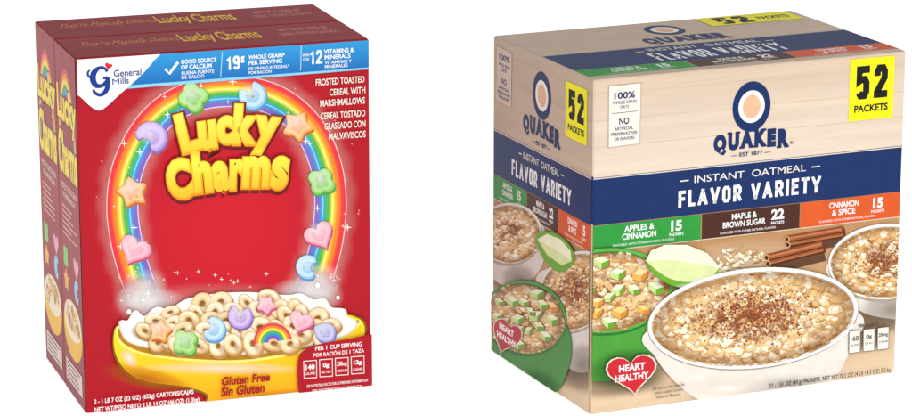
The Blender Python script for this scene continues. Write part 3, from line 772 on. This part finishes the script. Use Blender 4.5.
P = Part("oatmeal_picture")
P.ink(FR, 735, 264, 90, 26, CREAM_INK, -6)
flakes(P, FR, 730, 262, 34, 12, 60, 3.4, ['#E8D2AE', '#D8B888', '#F2E4CA', '#C29A68'], 21, -6, layers=6, shade=['#7A5A3A'], hi='#FFF4E0')
def stick(P, F, x0, y0, x1, y1, w):
    dx, dy = x1-x0, y1-y0; L = math.hypot(dx, dy); nx, ny = -dy/L, dx/L; an = math.degrees(math.atan2(dy, dx))
    P.stroke(F, [(x0+2, y0+w*.5), (x1+2, y1+w*.5)], w*1.15, '#5E3E26'); P.stroke(F, [(x0, y0), (x1, y1)], w, '#7A3A18')
    P.ell(F, x1, y1, w*.28, w*.5, '#6A3012', an)
    for k, c, ww in ((-.4, '#8A4822', .16), (-.27, '#C4784A', .16), (-.14, '#A4592C', .14), (.04, '#42200C', .1), (.14, '#9A5228', .16), (.26, '#B8703F', .1), (.4, '#52260E', .16)):
        P.stroke(F, [(x0+nx*w*k, y0+ny*w*k), (x1+nx*w*k, y1+ny*w*k)], w*ww, c)
    for s_ in (-.24, .24):
        P.ell(F, x0+nx*w*s_, y0+ny*w*s_, w*.24, w*.27, '#D09A68', an); P.ell(F, x0+nx*w*s_, y0+ny*w*s_, w*.14, w*.17, '#3A1A0A', an)
stick(P, FR, 786, 243, 842, 233, 12); stick(P, FR, 766, 262, 822, 248, 13)
bowl(P, FR, 888, 262, 60, 38, -4, [(829, 262), (834, 285), (850, 305), (880, 318), (925, 315), (945, 262), (890, 230)], '#E4DED4', '#F8F4EE', '#A89C8C', 420, 4.2, 31, cinn=420)
bowl(P, FR, 606, 292, 64, 42, -4, [(540, 290), (545, 345), (575, 376), (615, 380), (648, 360), (668, 328), (671, 285), (612, 255)], '#4A9E38', '#5AAE44', '#2A7626', 480, 4.2, 41, cinn=60, apple=17, bink=GREEN_INK, shade='#2E7A2A')
# apple wedge: green skin below, pale cut faces meeting at a ridge
P.ink(FR, 684, 286, 40, 9, DARK_INK, 4)
P.poly(FR, smooth_open([(643, 262), (650, 274), (666, 285), (684, 289), (702, 286), (713, 278), (717, 268)], 5)+[(700, 262), (660, 256)], '#6CAA2A')
P.poly(FR, [(643, 262), (648, 252), (662, 246), (684, 246), (704, 254), (717, 268), (706, 266), (682, 262), (658, 260)], '#F4F6D2')
P.poly(FR, smooth_open([(643, 262), (658, 260), (682, 262), (706, 266), (717, 268)], 4)+smooth_open([(712, 275), (700, 281), (684, 283), (666, 279), (652, 270)], 4), '#DCE6A6')
P.stroke(FR, [(643, 262), (658, 260), (682, 262), (706, 266), (717, 268)], 1.0, '#FCFDEC', sm=4)
P.ink(FR, 688, 286, 18, 2.5, PUFF_LIGHT, -4)
bowl(P, FR, 752, 318, 106, 49, -6, [(647, 330), (655, 358), (678, 385), (705, 402), (750, 412), (800, 406), (832, 382), (850, 350), (858, 312), (752, 275)], '#E8E2D8', '#FBF9F5', '#A89C8C', 1300, 4.9, 51, cinn=1000)
P.ring(FR, 752, 318, 107, 50, 103.5, 47.5, '#FFFFFF', -6, 60, 20, 160)
P.ink(FR, 725, 388, 60, 12, WHITE_GLOW, -2)
for i, t in enumerate(["See nutrition information for", "sodium content. Contains", "natural flavors"]): P.text(FR, t, 668, 386+i*4.4, 32-i*4, 2.8, '#5A4632', .01)
P.build(cart, S)
P = Part("net_weight_lettering")
P.text(FR, "52 - 1.51 OZ (43 g) PACKETS  NET WT 78.5 OZ (4 LB 14.5 OZ) 2.2 kg", 830, 378, 122, 5.4, '#33261C', .01)
P.build(cart, S)

P = Part("nutrition_label")
P.text(FR, "PER PACKET", 868, 325, 20, 3, '#33261C', .02)
for i, t in enumerate(("160", "0g", "200mg")):
    x = 854+i*14.5; y = 342-i*1.7
    P.poly(FR, [(x-6, y-11), (x+6, y-12.3), (x+6, y+10.4), (x-6, y+11.6)], '#4A3A2C'); P.poly(FR, [(x-5.4, y-10.4), (x+5.4, y-11.6), (x+5.4, y+9.8), (x-5.4, y+11)], '#F4EEE4')
    P.text(FR, t, x, y-3.5, (8, 6, 9.4)[i], 5, '#33261C', .03); P.text(FR, ["CALORIES", "SAT FAT", "SODIUM"][i], x, y+3, 8.8, 2.2, '#33261C', .01)
P.build(cart, S)

P = Part("heart_badge")
hp = rotp(heart(631, 372, 24), 631, 372, -8); hp = [(x, 372+(y-372)*.86) for x, y in hp]
P.poly(FR, scl(hp, 631, 372, 1.07), '#F2E6DA'); P.poly(FR, hp, '#CE1F2E')
P.text(FR, "HEART", 631, 367, 26, 6.8, Wt, .035); P.text(FR, "HEALTHY", 631, 376.5, 33, 6.8, Wt, .035)
P.build(cart, S)

P = Part("oatmeal_picture")
bowl(P, SD, 512, 232, 31, 30, 30, [(482, 215), (484, 250), (500, 280), (525, 285), (545, 260), (540, 220)], '#D8D2C8', '#E8E2DA', '#A89C8C', 360, 3.4, 61, cinn=60)
bowl(P, SD, 577, 290, 34, 42, 28, [(543, 270), (546, 320), (560, 355), (585, 372), (610, 350), (612, 270)], '#DAD4CA', '#E8E2DA', '#A89C8C', 400, 3.4, 63, cinn=420)
P.blob(SD, [(538, 236), (548, 230), (562, 235), (573, 247), (576, 260), (567, 270), (557, 269), (545, 256)], '#6CAA2A', 5)
P.poly(SD, [(540, 238), (549, 232.5), (562, 238), (572, 250), (573, 260), (560, 250)], '#F4F6D2'); P.poly(SD, [(540, 238), (560, 250), (573, 260), (564, 264), (550, 254)], '#DCE6A6')
bowl(P, SD, 530, 316, 40, 36, 30, [(488, 295), (492, 340), (512, 375), (542, 395), (566, 385), (574, 335), (540, 290)], '#3E8A34', '#4C9A3C', '#24661F', 480, 3.4, 65, cinn=30, apple=18, bink=GREEN_INK, shade='#2A7026')
P.build(cart, S)
P = Part("heart_badge")
hp = rotp(heart(513, 334, 14), 513, 334, 22); hp = [(x, 334+(y-334)*1.3) for x, y in hp]
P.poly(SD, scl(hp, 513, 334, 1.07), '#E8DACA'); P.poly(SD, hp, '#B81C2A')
P.text(SD, "HEART", 513, 328.5, 14, 6.4, Wt, .04); P.text(SD, "HEALTHY", 513, 338, 18, 6.4, Wt, .04)
P.build(cart, S)

# =================================================================== surface, light, camera
m = bpy.data.materials.new("white_floor_glow"); m.use_nodes = True
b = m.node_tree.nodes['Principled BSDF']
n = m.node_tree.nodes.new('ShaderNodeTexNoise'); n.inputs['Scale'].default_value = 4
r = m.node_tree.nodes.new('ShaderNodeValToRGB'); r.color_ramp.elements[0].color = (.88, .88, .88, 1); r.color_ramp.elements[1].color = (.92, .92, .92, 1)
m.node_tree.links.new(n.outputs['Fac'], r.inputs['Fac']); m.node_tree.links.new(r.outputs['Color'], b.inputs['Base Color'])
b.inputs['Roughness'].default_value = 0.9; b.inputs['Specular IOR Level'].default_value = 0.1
b.inputs['Emission Color'].default_value = (1, 1, 1, 1); b.inputs['Emission Strength'].default_value = 0.75  # emission added so the floor reads white, washes out shadows and fills the boxes
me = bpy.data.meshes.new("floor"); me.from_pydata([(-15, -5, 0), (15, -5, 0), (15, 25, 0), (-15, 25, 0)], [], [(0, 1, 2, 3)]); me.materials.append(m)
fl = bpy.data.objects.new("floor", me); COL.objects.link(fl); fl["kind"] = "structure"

w = bpy.data.worlds.new("World"); scene.world = w; w.use_nodes = True
w.node_tree.nodes['Background'].inputs[0].default_value = (1, 1, 1, 1)
w.node_tree.nodes['Background'].inputs[1].default_value = 0.5

def area(name, loc, target, size, power):
    l = bpy.data.lights.new(name, 'AREA'); l.size = size; l.energy = power; l.color = (1, .985, .96)
    o = bpy.data.objects.new(name, l); o.location = loc
    o.rotation_euler = (Vector(target)-Vector(loc)).to_track_quat('-Z', 'Y').to_euler(); COL.objects.link(o)
area("softbox_light", (1.6, 0.2, 2.0), (0, 3, .2), 1.4, 46)

cam = bpy.data.cameras.new("camera"); co = bpy.data.objects.new("camera", cam); COL.objects.link(co)
co.location = (0, 0, 0.949); co.rotation_euler = (math.radians(90-14.437), 0, 0)
cam.sensor_fit = 'HORIZONTAL'; cam.sensor_width = 36; cam.lens = 3115/912*36; cam.clip_end = 200; cam.clip_start = .05
scene.camera = co
scene.cycles.transparent_max_bounces = 64
scene.view_settings.view_transform = 'Standard'; scene.view_settings.look = 'None'; scene.view_settings.exposure = 0
